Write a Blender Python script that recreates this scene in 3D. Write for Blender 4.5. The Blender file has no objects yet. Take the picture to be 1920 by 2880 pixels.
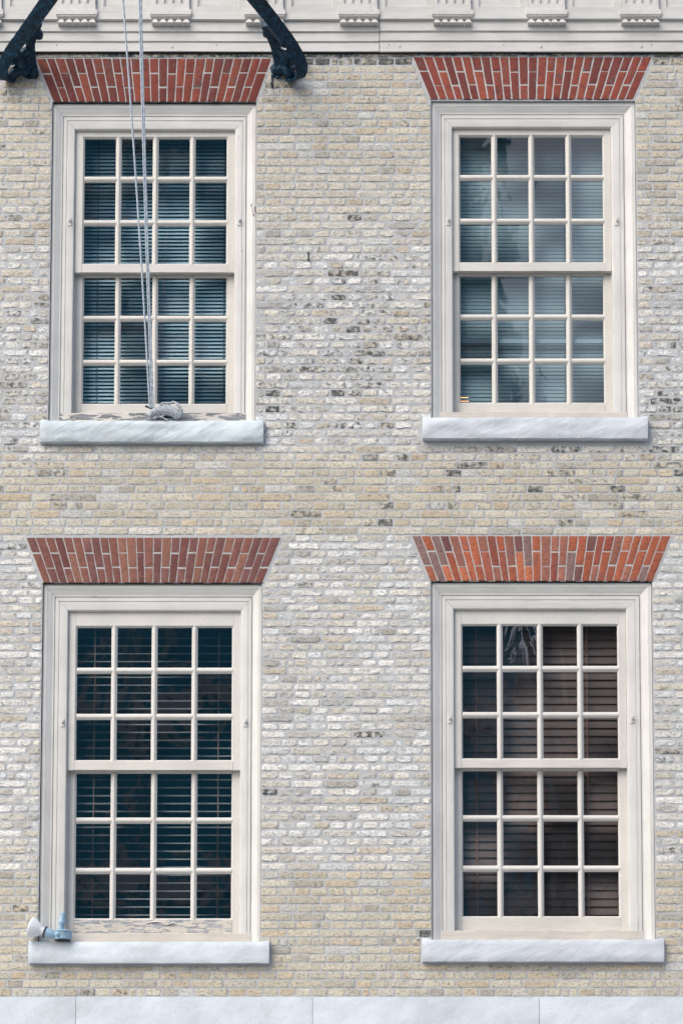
import bpy, math, random
from mathutils import Vector, Matrix, noise
R = math.radians
random.seed(7)
S = bpy.context.scene

# ------------------------------------------------------------------ camera
cam = bpy.data.objects.new("camera", bpy.data.cameras.new("camera"))
S.collection.objects.link(cam); S.camera = cam
cam.location = (0.234, -16.0, 1.6)
cam.rotation_euler = (R(95), 0, 0)
cam.data.sensor_fit = 'VERTICAL'; cam.data.sensor_height = 36; cam.data.sensor_width = 24
cam.data.lens = 79.275; cam.data.shift_x = -0.03125; cam.data.shift_y = 0.65195
cam.data.clip_end = 1000; cam.data.clip_start = 0.1

# ------------------------------------------------------------------ sky and sun
SUN_EL, SUN_AZ = 46, 222           # azimuth clockwise from +Y: behind and left of the camera
w = bpy.data.worlds.new("World"); S.world = w; w.use_nodes = True
nt = w.node_tree; bg = nt.nodes["Background"]
sky = nt.nodes.new("ShaderNodeTexSky"); sky.sky_type = 'NISHITA'; sky.sun_disc = False
sky.sun_elevation = R(SUN_EL); sky.sun_rotation = R(SUN_AZ)
sky.air_density = 1.0; sky.dust_density = 4; sky.ozone_density = 0.6
nt.links.new(sky.outputs[0], bg.inputs[0]); bg.inputs[1].default_value = 0.15
sd = bpy.data.lights.new("sun", 'SUN'); sd.energy = 1.1; sd.angle = R(75); sd.color = (.97, 1, .955)
sun = bpy.data.objects.new("sun", sd); S.collection.objects.link(sun)
az = R(SUN_AZ); el = R(SUN_EL)
sun.rotation_euler = Vector((math.sin(az)*math.cos(el), math.cos(az)*math.cos(el), math.sin(el))).to_track_quat('Z', 'Y').to_euler()
sun.location = (-5, -10, 20)
S.view_settings.view_transform = 'Standard'; S.view_settings.look = 'None'
S.view_settings.gamma = 1; S.view_settings.exposure = 0.70
S.cycles.max_bounces = 8; S.cycles.transparent_max_bounces = 12; S.cycles.caustics_reflective = False

# ------------------------------------------------------------------ helpers
class MB:
    """collects vertices, faces and a colour per vertex"""
    def __init__(s): s.v = []; s.f = []; s.c = []; s.a = []
    def add(s, vs, fs, col=(1, 1, 1), soot=0.0):
        n = len(s.v); s.v += [tuple(v) for v in vs]; s.f += [tuple(i+n for i in f) for f in fs]
        s.c += [col]*len(vs); s.a += [soot]*len(vs)
    def box(s, x0, x1, y0, y1, z0, z1, seg=0, jit=0.0, bev=0.0, **k):
        """box, long axis cut into segments with a little wobble; front (-Y) edges chamfered by bev"""
        L = (x1-x0, y1-y0, z1-z0); ax = 0 if L[0] >= L[2] else 2
        n = max(1, seg)
        vs = []; fs = []
        if ax == 0: prof = [(y0, z0+bev), (y0, z1-bev), (y0+bev, z1), (y1, z1), (y1, z0), (y0+bev, z0)]
        else: prof = [(y0, x1-bev), (y0, x0+bev), (y0+bev, x0), (y1, x0), (y1, x1), (y0+bev, x1)]
        if bev == 0: prof = [prof[0], prof[1], prof[3], prof[4]]
        m = len(prof)
        for i in range(n+1):
            t = i/n
            for (a, b) in prof:
                a2 = a + random.uniform(-jit, jit); b2 = b + random.uniform(-jit, jit)
                vs.append((x0+(x1-x0)*t, a2, b2) if ax == 0 else (b2, a2, z0+(z1-z0)*t))
        for i in range(n):
            for j in range(m):
                q = (j+1) % m
                fs.append((i*m+j, i*m+q, (i+1)*m+q, (i+1)*m+j))
        fs.append(tuple(range(m))[::-1]); fs.append(tuple(n*m+j for j in range(m)))
        s.add(vs, fs, **k)
    def prism(s, pts, d0, d1, axis='z', **k):
        """closed 2D profile extruded; axis z: pts are (x,y); axis x: pts are (y,z); axis y: pts are (x,z)"""
        def P(p, d): return {'z': (p[0], p[1], d), 'x': (d, p[0], p[1]), 'y': (p[0], d, p[1])}[axis]
        n = len(pts); vs = [P(p, d0) for p in pts]+[P(p, d1) for p in pts]
        fs = [(i, (i+1) % n, (i+1) % n+n, i+n) for i in range(n)]+[tuple(range(n))[::-1], tuple(range(n, 2*n))]
        s.add(vs, fs, **k)
    def tube(s, pts, r, sides=10, strands=0, pitch=.05, close=True, **k):
        pts = [Vector(p) for p in pts]; n = len(pts); vs = []; fs = []; dist = 0
        t0 = (pts[1]-pts[0]).normalized(); up = t0.orthogonal().normalized()
        for i, p in enumerate(pts):
            t = (pts[min(i+1, n-1)]-pts[max(i-1, 0)]).normalized()
            up = (up - t*up.dot(t)).normalized(); side = t.cross(up)
            if i: dist += (p-pts[i-1]).length
            rr = r[i] if isinstance(r, (list, tuple)) else r
            for j in range(sides):
                a = 2*math.pi*j/sides
                q = rr*(1+(.16*math.cos(strands*(a-2*math.pi*dist/pitch/strands)) if strands else 0))
                vs.append(p+up*math.cos(a)*q+side*math.sin(a)*q)
        for i in range(n-1):
            for j in range(sides):
                q = (j+1) % sides; fs.append((i*sides+j, i*sides+q, (i+1)*sides+q, (i+1)*sides+j))
        if close: fs += [tuple(range(sides))[::-1], tuple((n-1)*sides+j for j in range(sides))]
        s.add(vs, fs, **k)
    def lathe(s, o, d, prof, sides=32, **k):
        """profile [(t along axis, radius)] turned round the axis d from o"""
        o = Vector(o); d = Vector(d).normalized(); u = d.orthogonal().normalized(); v = d.cross(u); vs = []; fs = []
        for (t, r) in prof:
            for j in range(sides):
                a = 2*math.pi*j/sides; vs.append(o+d*t+(u*math.cos(a)+v*math.sin(a))*r)
        for i in range(len(prof)-1):
            for j in range(sides):
                q = (j+1) % sides; fs.append((i*sides+j, i*sides+q, (i+1)*sides+q, (i+1)*sides+j))
        fs += [tuple(range(sides))[::-1], tuple((len(prof)-1)*sides+j for j in range(sides))]
        s.add(vs, fs, **k)
    def build(s, name, mat, parent=None, smooth=False, color=False, angle=None):
        me = bpy.data.meshes.new(name); me.from_pydata(s.v, [], s.f); me.materials.append(mat)
        if color:
            at = me.attributes.new("col", 'FLOAT_COLOR', 'POINT')
            flat = []
            for c, a in zip(s.c, s.a): flat += [c[0], c[1], c[2], a]
            at.data.foreach_set("color", flat)
        import bmesh
        bm = bmesh.new(); bm.from_mesh(me); bmesh.ops.recalc_face_normals(bm, faces=bm.faces)
        if angle is not None:
            for e in bm.edges:
                if len(e.link_faces) == 2 and e.calc_face_angle(0) > R(angle): e.smooth = False
            smooth = True
        for f in bm.faces: f.smooth = smooth
        bm.to_mesh(me); bm.free()
        o = bpy.data.objects.new(name, me); S.collection.objects.link(o)
        if parent: put(o, parent)
        return o
def base_of(p):
    v = Vector((0, 0, 0))
    while p: v += p.location; p = p.parent
    return v
def put(o, parent):
    o.parent = parent; o.location = -base_of(parent)
def empty(name, loc=(0, 0, 0), parent=None, label=None, cat=None, group=None):
    o = bpy.data.objects.new(name, None); S.collection.objects.link(o); o.empty_display_size = .1
    o.location = loc
    if parent: o.parent = parent; o.location = Vector(loc)-base_of(parent)
    tag(o, label, cat, group); return o
def tag(o, label=None, cat=None, group=None, kind=None):
    if label: o['label'] = label
    if cat: o['category'] = cat
    if group: o['group'] = group
    if kind: o['kind'] = kind
    return o
def nz(x, y=0, z=0): return noise.noise(Vector((x, y, z)))

# ------------------------------------------------------------------ materials
def mat(name, base=(.5, .5, .5), rough=.7, metal=0):
    m = bpy.data.materials.new(name); m.use_nodes = True
    b = m.node_tree.nodes["Principled BSDF"]
    b.inputs["Base Color"].default_value = (*base, 1); b.inputs["Roughness"].default_value = rough
    b.inputs["Metallic"].default_value = metal
    return m
class NT:
    def __init__(s, m): s.t = m.node_tree; s.b = s.t.nodes["Principled BSDF"]; s.tc = s.t.nodes.new("ShaderNodeTexCoord")
    def n(s, kind, **k):
        x = s.t.nodes.new(kind)
        for a, b in k.items(): setattr(x, a, b)
        return x
    def l(s, a, b): s.t.links.new(a, b)
    def mapping(s, scale=(1, 1, 1), rot=(0, 0, 0)):
        x = s.n("ShaderNodeMapping"); x.inputs["Scale"].default_value = scale; x.inputs["Rotation"].default_value = rot
        s.l(s.tc.outputs["Object"], x.inputs["Vector"]); return x.outputs[0]
    def along(s, ang, stretch=6, scale=1):
        x = s.n("ShaderNodeMapping", vector_type='TEXTURE'); x.inputs['Rotation'].default_value = (0, ang, 0)
        x.inputs['Scale'].default_value = (stretch/scale, 1, 1/scale); s.l(s.tc.outputs['Object'], x.inputs['Vector']); return x.outputs[0]
    def noise(s, scale, vec=None, detail=6, rough=.6, dist=0):
        x = s.n("ShaderNodeTexNoise"); x.inputs["Scale"].default_value = scale; x.inputs["Detail"].default_value = detail
        x.inputs["Roughness"].default_value = rough; x.inputs["Distortion"].default_value = dist
        s.l(vec if vec else s.tc.outputs["Object"], x.inputs["Vector"]); return x.outputs["Fac"]
    def ramp(s, fac, stops):
        x = s.n("ShaderNodeValToRGB"); s.l(fac, x.inputs[0]); e = x.color_ramp.elements
        while len(e) < len(stops): e.new(.5)
        for i, (p, c) in enumerate(stops):
            e[i].position = p; c = (c, c, c) if isinstance(c, (int, float)) else c; e[i].color = (*c, 1)
        return x.outputs[0]
    def mix(s, fac, a, b, mode='MIX'):
        x = s.n("ShaderNodeMix", data_type='RGBA', blend_type=mode)
        for sock, val in ((x.inputs[0], fac), (x.inputs[6], a), (x.inputs[7], b)):
            if isinstance(val, (int, float)): sock.default_value = val
            elif isinstance(val, tuple): sock.default_value = (*val, 1)
            else: s.l(val, sock)
        return x.outputs[2]
    def math(s, op, a, b=0.0, clamp=False):
        x = s.n("ShaderNodeMath", operation=op, use_clamp=clamp)
        for sock, val in ((x.inputs[0], a), (x.inputs[1], b)):
            if isinstance(val, (int, float)): sock.default_value = val
            else: s.l(val, sock)
        return x.outputs[0]
    def color(s, c): s.l(c, s.b.inputs["Base Color"])
    def bump(s, h, strength=.5, dist=.002):
        x = s.n("ShaderNodeBump"); x.inputs["Strength"].default_value = strength; x.inputs["Distance"].default_value = dist
        s.l(h, x.inputs["Height"]); s.l(x.outputs[0], s.b.inputs["Normal"])

def brick_mat(name, pit=(.10, .10, .10), pits=.36, rough_col=.35, speck=0, warm=0.0, wcol=(.52, .45, .34)):
    m = mat(name, rough=.92); t = NT(m)
    at = t.n("ShaderNodeAttribute", attribute_name="col")
    n1 = t.noise(46, t.mapping((1, 1, 1.5)), detail=8, rough=.68); n2 = t.noise(150, detail=4)
    c = t.mix(1, at.outputs["Color"], t.ramp(n1, [(.34, 1-rough_col), (.49, 1.0), (.72, 1.0+rough_col*.25)]), 'MULTIPLY')
    c = t.mix(1, c, t.ramp(n2, [(.3, .82), (.6, 1.05)]), 'MULTIPLY')
    # fine creases and pits of the rough burnt face
    cr = t.noise(40, t.mapping((1, 1, 1.9)), detail=10, rough=.72, dist=1.0)
    c = t.mix(t.ramp(cr, [(pits-.05, .75), (pits, 0)]), c, pit)
    ln = t.math('ABSOLUTE', t.math('SUBTRACT', t.noise(15, t.mapping((1, 1, 2.4), (0, .25, 0)), detail=8, rough=.6, dist=1.5), .5))
    gate = t.ramp(t.noise(19, t.mapping((1, 1, 1.3), (.3, 0, 0)), detail=3), [(.46, 0), (.60, 1)])
    c = t.mix(t.math('MULTIPLY', t.ramp(ln, [(.006, .8), (.017, 0)]), gate), c, pit)
    wv_ = t.noise(11, detail=5)
    c = t.mix(t.ramp(wv_, [(.52, 0), (.70, warm)]), c, wcol)
    if speck:
        v = t.noise(210, detail=2); c = t.mix(t.ramp(v, [(.68, 0), (.74, speck)]), c, (.75, .66, .58))
    # soot crust, its strength kept with each brick
    s1 = t.noise(27, detail=8, rough=.62)
    k = t.math('ADD', s1, at.outputs["Alpha"]); k = t.ramp(k, [(.78, 0), (.98, 1)])
    c = t.mix(k, c, t.ramp(n1, [(.35, (.02, .028, .032)), (.75, (.20, .205, .20))]))
    t.color(c)
    h = t.math('ADD', t.math('MULTIPLY', cr, 1.3), t.math('MULTIPLY', n2, .4)); t.bump(h, .8, .006)
    return m
M = {}
M['brick'] = brick_mat("weathered cream brick", pit=(.13, .13, .125), pits=.40, warm=.35, rough_col=.55)
M['red'] = brick_mat("deep red brick", pit=(.10, .03, .025), pits=.36, rough_col=.35, speck=.15, warm=.7, wcol=(.10, .03, .03))
M['red_clean'] = M['red']
M['mauve'] = brick_mat("dusty red brick", pit=(.12, .045, .04), pits=.34, rough_col=.35, speck=.15, warm=.5, wcol=(.30, .15, .11))
M['orange'] = brick_mat("pitted orange brick", pit=(.05, .03, .03), pits=.40, rough_col=.45, speck=.35, warm=.55, wcol=(.17, .10, .105))

m = M['mortar'] = mat("grey lime mortar", rough=.95); t = NT(m)
n1 = t.noise(9, detail=8); n2 = t.noise(120, detail=5)
c = t.ramp(n1, [(.3, (.43, .445, .47)), (.5, (.48, .50, .525)), (.75, (.54, .555, .58))])
c = t.mix(1, c, t.ramp(n2, [(.3, .8), (.65, 1.05)]), 'MULTIPLY')
z = t.n("ShaderNodeSeparateXYZ"); t.l(t.tc.outputs["Object"], z.inputs[0])
g = t.math('MULTIPLY', t.math('SUBTRACT', z.outputs[2], 11.35, True), 14.0, True)   # soot crust along the top course
g = t.math('MULTIPLY', g, t.ramp(t.noise(14, detail=8, rough=.7), [(.42, 0), (.56, 1)]))
t.color(t.mix(g, c, (.03, .038, .04))); t.bump(t.math('ADD', n2, t.noise(35, detail=6)), .9, .005)
m = M['arch_mortar'] = mat("pale arch mortar", rough=.95); t = NT(m)
t.color(t.mix(1, t.ramp(t.noise(18), [(.3, (.44, .445, .445)), (.7, (.55, .555, .56))]), t.ramp(t.noise(130), [(.3, .8), (.65, 1.05)]), 'MULTIPLY')); t.bump(t.noise(60), .8, .004)

def paint(name, base, along='z', chip=.0, crack=.30, wood=(.22, .21, .215), dirt=.12, gloss=.55, chs=12):
    """old oil paint on timber: hairline cracks along the grain, dirt, chips down to grey wood"""
    m = mat(name, rough=gloss); t = NT(m)
    sc = {'z': (1, 1, .06), 'x': (.06, 1, 1), 'n': (1, 1, 1)}[along]
    g = t.mapping(sc)
    c = t.mix(1, base, t.ramp(t.noise(3.2, detail=6), [(.3, 1-dirt), (.6, 1.0)]), 'MULTIPLY')
    c = t.mix(1, c, t.ramp(t.noise(70, g, detail=6), [(.25, .86), (.5, 1.0), (.8, 1.03)]), 'MULTIPLY')
    ck = t.noise(48, g, detail=9, rough=.7)
    c = t.mix(t.ramp(ck, [(crack-.04, .8), (crack, 0)]), c, (.16, .15, .14))
    sp = t.noise(90, detail=3); c = t.mix(t.ramp(sp, [(.235, .7), (.26, 0)]), c, (.12, .115, .11))
    h = t.math('ADD', t.math('MULTIPLY', ck, .5), t.math('MULTIPLY', t.noise(20, g), .6))
    if chip > 0:
        sc2 = {'z': (1, 1, .2), 'x': (.2, 1, 1), 'n': (1, 1, 1)}[along]
        cp = t.noise(chs, t.mapping(sc2), detail=9, rough=.62, dist=.5)
        th = .5+(.5-chip)*.5
        k = t.ramp(cp, [(th-.004, 0), (th+.004, 1)])
        edge = t.ramp(cp, [(th-.02, 0), (th-.006, .55)])
        wd = t.mix(1, wood, t.ramp(t.noise(120, t.mapping(tuple(a*.4 if a < 1 else a for a in sc2)), detail=6), [(.3, .45), (.7, 1.35)]), 'MULTIPLY')
        c = t.mix(edge, c, (.78, .76, .73)); c = t.mix(k, c, wd)
        h = t.math('SUBTRACT', h, t.math('MULTIPLY', k, 1.2))
        t.l(t.mix(k, (gloss,)*3, (.95,)*3), t.b.inputs["Roughness"])
    t.color(c); t.bump(h, .6, .0025)
    return m
CAS = (.625, .625, .61); SASH = (.615, .60, .565)
M['jamb'] = paint("off-white jamb paint", CAS, 'z', chip=.06)
M['head'] = paint("off-white head paint", CAS, 'x', chip=.04)
M['jamb_worn'] = paint("worn jamb paint", CAS, 'z', chip=.12, crack=.33)
M['sash'] = paint("cream sash paint", SASH, 'n', chip=.0, crack=.22, dirt=.1)
M['sash_cool'] = paint("grey-cream sash paint", (.61, .60, .58), 'n', chip=.0, crack=.22, dirt=.1)
M['rail'] = paint("cream rail paint", SASH, 'x', chip=.04, crack=.27)
M['rail_peeling'] = paint("peeling rail paint", (.60, .56, .50), 'x', chip=.47, crack=.33, wood=(.36, .385, .42), chs=44)
M['wsill'] = paint("worn sill paint", (.57, .53, .48), 'x', chip=.13, crack=.32)
M['wsill_bare'] = paint("weathered bare sill", (.62, .59, .54), 'x', chip=.55, crack=.35, wood=(.245, .255, .275), chs=36)
M['cornice'] = paint("pale grey cornice paint", (.59, .585, .57), 'x', chip=.0, crack=.25, dirt=.14)
M['tri'] = paint("pale cornice block paint", (.60, .59, .575), 'n', chip=.0, crack=.2, dirt=.16)

def marble(name, base=(.60, .665, .72), vein=(.33, .39, .44), rot=.5, amt=.5, stretch=6):
    m = mat(name, rough=.6); t = NT(m)
    v = t.along(rot, stretch)
    w1 = t.noise(11, v, detail=7, rough=.6, dist=.9)
    c = t.mix(t.ramp(w1, [(.40, 0), (.475, amt), (.50, amt*.2), (.56, 0)]), base, vein)
    w2 = t.noise(4.5, v, detail=5)
    c = t.mix(1, c, t.ramp(w2, [(.32, .84), (.60, 1.05)]), 'MULTIPLY')
    c = t.mix(1, c, t.ramp(t.noise(2.2, detail=7), [(.3, .90), (.62, 1.04)]), 'MULTIPLY')
    c = t.mix(1, c, t.ramp(t.noise(70, detail=6), [(.3, .92), (.6, 1.03)]), 'MULTIPLY')
    sp = t.noise(55, detail=2); c = t.mix(t.ramp(sp, [(.24, .6), (.265, 0)]), c, (.16, .19, .20))
    t.color(c); t.bump(t.math('ADD', t.noise(16, v, detail=8), t.math('MULTIPLY', t.noise(90), .3)), .5, .006)
    return m
M['marble_veined'] = marble("veined blue-grey marble", (.57, .65, .70), amt=.60, rot=-.50, stretch=7)
M['marble_pale'] = marble("pale grey marble", (.595, .635, .70), amt=.38, rot=-.45, stretch=6)
M['marble_base'] = marble("base course marble", (.60, .665, .725), amt=.14, rot=-.6, stretch=2)

m = M['iron'] = mat("black wrought iron, thick old paint", rough=.33); t = NT(m)
n1 = t.noise(32, detail=10, rough=.8)
t.color(t.ramp(n1, [(.40, (.002, .009, .017)), (.52, (.004, .030, .062)), (.64, (.014, .095, .17)), (.74, (.12, .28, .40))]))  # palest blue stops put highlights into the dark paint colour
t.b.inputs['Specular IOR Level'].default_value = .25
t.bump(t.noise(40, detail=8, rough=.7), .9, .008)
M['black'] = mat("black mastic and gap shade", (.012, .017, .02), .8)  # mastic and nail heads; also strips that stand in for shaded gaps
m = M['rope'] = mat("blue-grey nylon rope", rough=.75); t = NT(m)
t.color(t.ramp(t.noise(200, detail=3), [(.3, (.36, .43, .52)), (.6, (.60, .67, .76))]))
m = M['coil'] = mat("grey weathered rope", rough=.85); t = NT(m)
t.color(t.ramp(t.noise(90, detail=5), [(.3, (.17, .20, .225)), (.6, (.44, .495, .55))]))
M['bulb'] = mat("white enamel reflector bulb", (.80, .84, .87), .18)
m = M['fixture'] = mat("pale blue cast aluminium", (.27, .42, .55), .42); t = NT(m)
t.color(t.ramp(t.noise(14, detail=6), [(.3, (.24, .38, .50)), (.65, (.30, .46, .60))])); t.bump(t.noise(120), .2, .001)
M['gasket'] = mat("black rubber gasket", (.02, .035, .045), .6)
M['screw'] = mat("grey zinc screw", (.35, .38, .40), .4, .6)

def glass(name, tint, ior=1.5, wav=.0009, seed=0.0, refl=1.7):
    """single old pane: mostly clear, fresnel reflection bent by uneven glass"""
    m = bpy.data.materials.new(name); m.use_nodes = True; t = NT(m)
    out = t.t.nodes["Material Output"]; t.t.nodes.remove(t.b)
    tr = t.n("ShaderNodeBsdfTransparent"); tr.inputs[0].default_value = (*tint, 1)
    gl = t.n("ShaderNodeBsdfGlossy"); gl.inputs["Roughness"].default_value = .02
    mp = t.mapping((1.0, 1, .55)); mp.node.inputs["Location"].default_value = (seed, 0, seed)
    b = t.n("ShaderNodeBump"); b.inputs["Strength"].default_value = 1; b.inputs["Distance"].default_value = wav
    t.l(t.noise(5, mp, detail=2.5, rough=.4, dist=1.1), b.inputs["Height"]); t.l(b.outputs[0], gl.inputs["Normal"])
    fr = t.n("ShaderNodeFresnel"); fr.inputs[0].default_value = ior
    mx = t.n("ShaderNodeMixShader"); t.l(t.math('MULTIPLY', fr.outputs[0], refl, True), mx.inputs[0])
    t.l(tr.outputs[0], mx.inputs[1]); t.l(gl.outputs[0], mx.inputs[2]); t.l(mx.outputs[0], out.inputs[0])
    return m

def fabric(name, a, b_, rough=.5, sc=40):
    m = mat(name, rough=rough); t = NT(m)
    t.color(t.ramp(t.noise(sc, t.mapping((.15, 1, 1)), detail=5), [(.3, a), (.7, b_)])); return m
M['slat_blue'] = fabric("blue-grey metal slat", (.52, .66, .74), (.62, .76, .84))
M['slat_grey'] = fabric("grey metal slat", (.27, .345, .375), (.32, .40, .425))
M['slat_light_wood'] = fabric("faded pinkish wood slat", (.42, .35, .335), (.54, .47, .45))
M['slat_dark_wood'] = fabric("dark brown wood slat", (.125, .098, .090), (.175, .140, .130))
M['cord_brown'] = mat("orange-brown ladder cord", (.52, .30, .22), .8)
M['cord_blue'] = mat("blue-grey ladder cord", (.16, .22, .26), .8)
m = M['room'] = mat("dim painted room", rough=.9); t = NT(m)
t.color(t.ramp(t.noise(1.5), [(.3, (.07, .21, .28)), (.7, (.10, .27, .35))]))
m = M['room_warm'] = mat("warm painted room", (.16, .13, .11), .9)

# ------------------------------------------------------------------ window data (metres)
# xl xr ct: outer casing; ol or ot: clear opening; gl gr: glass left and right; gt/gb + rows per sash
WIN = {
 'UL': dict(xl=-2.150, xr=-.636, ct=11.040, ol=-1.984, o_r=-.795, ot=10.851, gl=-1.915, gr=-.859, ut=10.799, ub=9.832, rail=9.758,
            lt=9.745, lb=8.776, bot=8.683, st=8.570, sb=8.412, sl=-2.203, sr=-.570, at=11.376, al=-2.273, ar=-.529, n=25, flip=0,
            ab=11.043, abl=-2.139, abr=-.643, kz=10.136, am='red'),
 'UR': dict(xl=.660, xr=2.176, ct=11.052, ol=.819, o_r=1.998, ot=10.868, gl=.878, gr=1.938, ut=10.813, ub=9.843, rail=9.769,
            lt=9.756, lb=8.784, bot=8.690, st=8.592, sb=8.437, sl=.593, sr=2.237, at=11.388, al=.533, ar=2.299, n=25, flip=0,
            ab=11.063, abl=.660, abr=2.158, kz=10.138, am='red_clean'),
 'LL': dict(xl=-2.174, xr=-.580, ct=7.366, ol=-1.992, o_r=-.733, ot=7.174, gl=-1.928, gr=-.799, ut=7.059, ub=6.072, rail=5.995,
            lt=5.984, lb=4.913, bot=4.800, st=4.706, sb=4.553, sl=-2.235, sr=-.513, at=7.705, al=-2.296, ar=-.446, n=28, flip=0,
            ab=7.370, abl=-2.167, abr=-.577, kz=6.340, am='mauve'),
 'LR': dict(xl=.652, xr=2.261, ct=7.378, ol=.820, o_r=2.075, ot=7.187, gl=.883, gr=2.012, ut=7.073, ub=6.085, rail=6.012,
            lt=6.002, lb=4.929, bot=4.821, st=4.722, sb=4.564, sl=.583, sr=2.313, at=7.717, al=.517, ar=2.398, n=28, flip=1,
            ab=7.383, abl=.649, abr=2.264, kz=6.366, am='orange'),
}
WX0, WX1, BASE_T, CORN_B, WTOP = -4.2, 4.2, 4.310, 11.400, 12.45

# ================================================================== the setting
g = MB(); g.box(-60, 60, -90, .5, -.3, 0)
m = mat("worn concrete street", rough=.95); t = NT(m)
t.color(t.ramp(t.noise(30), [(.3, (.16, .16, .16)), (.7, (.22, .22, .22))]))
tag(g.build("ground", m), kind='structure')
g = MB(); g.box(-60, 60, -5.0, -.06, 0.004, .14)
m = mat("pavement concrete", rough=.9); t = NT(m)
t.color(t.ramp(t.noise(6), [(.3, (.40, .395, .38)), (.7, (.48, .47, .455))]))
tag(g.build("pavement", m), kind='structure')

# ================================================================== the building
B = empty("brick_building", (0, 0, 0), None, "weathered cream brick house front with four tall sash windows under a wooden cornice", "building")

# ---- mortar bed with the window openings left out
xs = sorted({WX0, WX1} | {w_[k] for w_ in WIN.values() for k in ('xl', 'xr')})
zs = sorted({4.0, 12.3} | {w_[k] for w_ in WIN.values() for k in ('ct', 'sb')})
mo = MB(); FY, BY = .0014, .30
def hole(x, z): return any(w_['xl'] < x < w_['xr'] and w_['sb'] < z < w_['ct'] for w_ in WIN.values())
cell = {}
for i in range(len(xs)-1):
    for j in range(len(zs)-1):
        cell[i, j] = not hole((xs[i]+xs[i+1])/2, (zs[j]+zs[j+1])/2)
for (i, j), full in cell.items():
    if not full: continue
    a, b, c, d = xs[i], xs[i+1], zs[j], zs[j+1]
    nx, nq = max(1, round((b-a)/.014)), max(1, round((d-c)/.012)); gv = []; gf = []
    for q in range(nq+1):
        for p in range(nx+1):
            X, Z = a+(b-a)*p/nx, c+(d-c)*q/nq
            gv.append((X, FY+.0022*nz(X*17, Z*24, 2)+.0012*nz(X*55, Z*60, 8), Z))
    for q in range(nq):
        for p in range(nx): k = q*(nx+1)+p; gf.append((k, k+1, k+nx+2, k+nx+1))
    mo.add(gv, gf)
    mo.add([(a, BY, c), (b, BY, c), (b, BY, d), (a, BY, d)], [(3, 2, 1, 0)])
    for (di, dj, e) in ((-1, 0, ((a, c), (a, d))), (1, 0, ((b, c), (b, d))), (0, -1, ((a, c), (b, c))), (0, 1, ((a, d), (b, d)))):
        if not cell.get((i+di, j+dj), False):
            (p, q), (r_, s_) = e
            mo.add([(p, FY, q), (r_, FY, s_), (r_, BY, s_), (p, BY, q)], [(0, 1, 2, 3)])
mo.build("mortar_bed", M['mortar'], B, smooth=True)

# ---- brick courses
anchors = [(0, 4.348), (3, 4.533), (31, 6.238), (44, 7.004), (57, 7.757), (62, 8.074), (67, 8.373), (105, 10.692), (112, 11.117), (118, 11.475)]
def row_z(i):
    for (a, za), (b, zb) in zip(anchors, anchors[1:]):
        if a <= i <= b: return za+(zb-za)*(i-a)/(b-a)
obst = []
for k_, w_ in WIN.items():
    obst.append((lambda z, w=w_: (w['xl']-.004, w['xr']+.004), w_['st'], w_['ct']+.004))
    obst.append((lambda z, w=w_: (w['sl']-.012, w['sr']+.012), w_['sb']-.012, w_['st']+.004))
    def tr(z, w=w_):
        t_ = (z-w['ab'])/(w['at']-w['ab']); return (w['abl']+(w['al']-w['abl'])*t_-.016, w['abr']+(w['ar']-w['abr'])*t_+.016)
    obst.append((tr, w_['ab'], w_['at']+.012))
def brick(mb, x0, x1, z0, z1, rag, prot, col, soot):
    L = x1-x0; H = z1-z0; vs = []; fs = []
    sd_ = random.uniform(0, 500); m_ = max(2, int(L/.016)); ce = .0022
    us = [0, ce/L]+[ce/L+(1-2*ce/L)*i/m_ for i in range(1, m_)]+[1-ce/L, 1]
    cv = ce/H; vv = [0, cv, .36, .66, 1-cv, 1]; nx = len(us)-1; n_z = len(vv)-1
    r1, r2, r3, r4 = (random.uniform(0, 1)**2*rag*2.6 for _ in range(4))     # broken corners
    for j, v in enumerate(vv):
        for i, u in enumerate(us):
            x = x0+L*u; z_ = z0+H*v
            lo = (nz(x*34, sd_, 1)*.8+nz(x*95, sd_, 4)*.7+abs(nz(x*11, sd_, 3))*1.3)*rag
            hi = (nz(x*34, sd_, 11)*.7+nz(x*95, sd_, 14)*.5+abs(nz(x*11, sd_, 13))*.8)*rag
            el = max(0, 1-(x-x0)/.012); er = max(0, 1-(x1-x)/.012)
            lo += el*r1+er*r2; hi += el*r3+er*r4
            z_ += lo*(1-v)-hi*v
            le = (nz(z_*60, sd_, 7)*1.1+.4)*rag; ri = (nz(z_*60, sd_, 17)*1.1+.4)*rag
            x += le*(1-u)-ri*u
            y = -prot - (nz(x*24, sd_, z_*38)*1.0+nz(x*70, sd_, z_*90)*.6)*rag
            if j in (0, n_z) or i in (0, nx): y = max(y+.0004, -prot+.0002)
            vs.append((x, y, z_))
    W_ = nx+1
    for j in range(n_z):
        for i in range(nx): fs.append((j*W_+i, j*W_+i+1, (j+1)*W_+i+1, (j+1)*W_+i))
    ring = [i for i in range(W_)]+[j*W_+nx for j in range(1, n_z+1)]+[n_z*W_+i for i in range(nx-1, -1, -1)]+[j*W_ for j in range(n_z-1, 0, -1)]
    n = len(vs); vs += [(vs[i][0], .010, vs[i][2]) for i in ring]
    for k in range(len(ring)):
        q = (k+1) % len(ring); fs.append((ring[k], n+k, n+q, ring[q]))
    mb.add(vs, fs, col=col, soot=soot)
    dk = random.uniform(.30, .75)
    for q in range(len(mb.c)-len(ring), len(mb.c)): mb.c[q] = tuple(a*dk for a in col)
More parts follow.
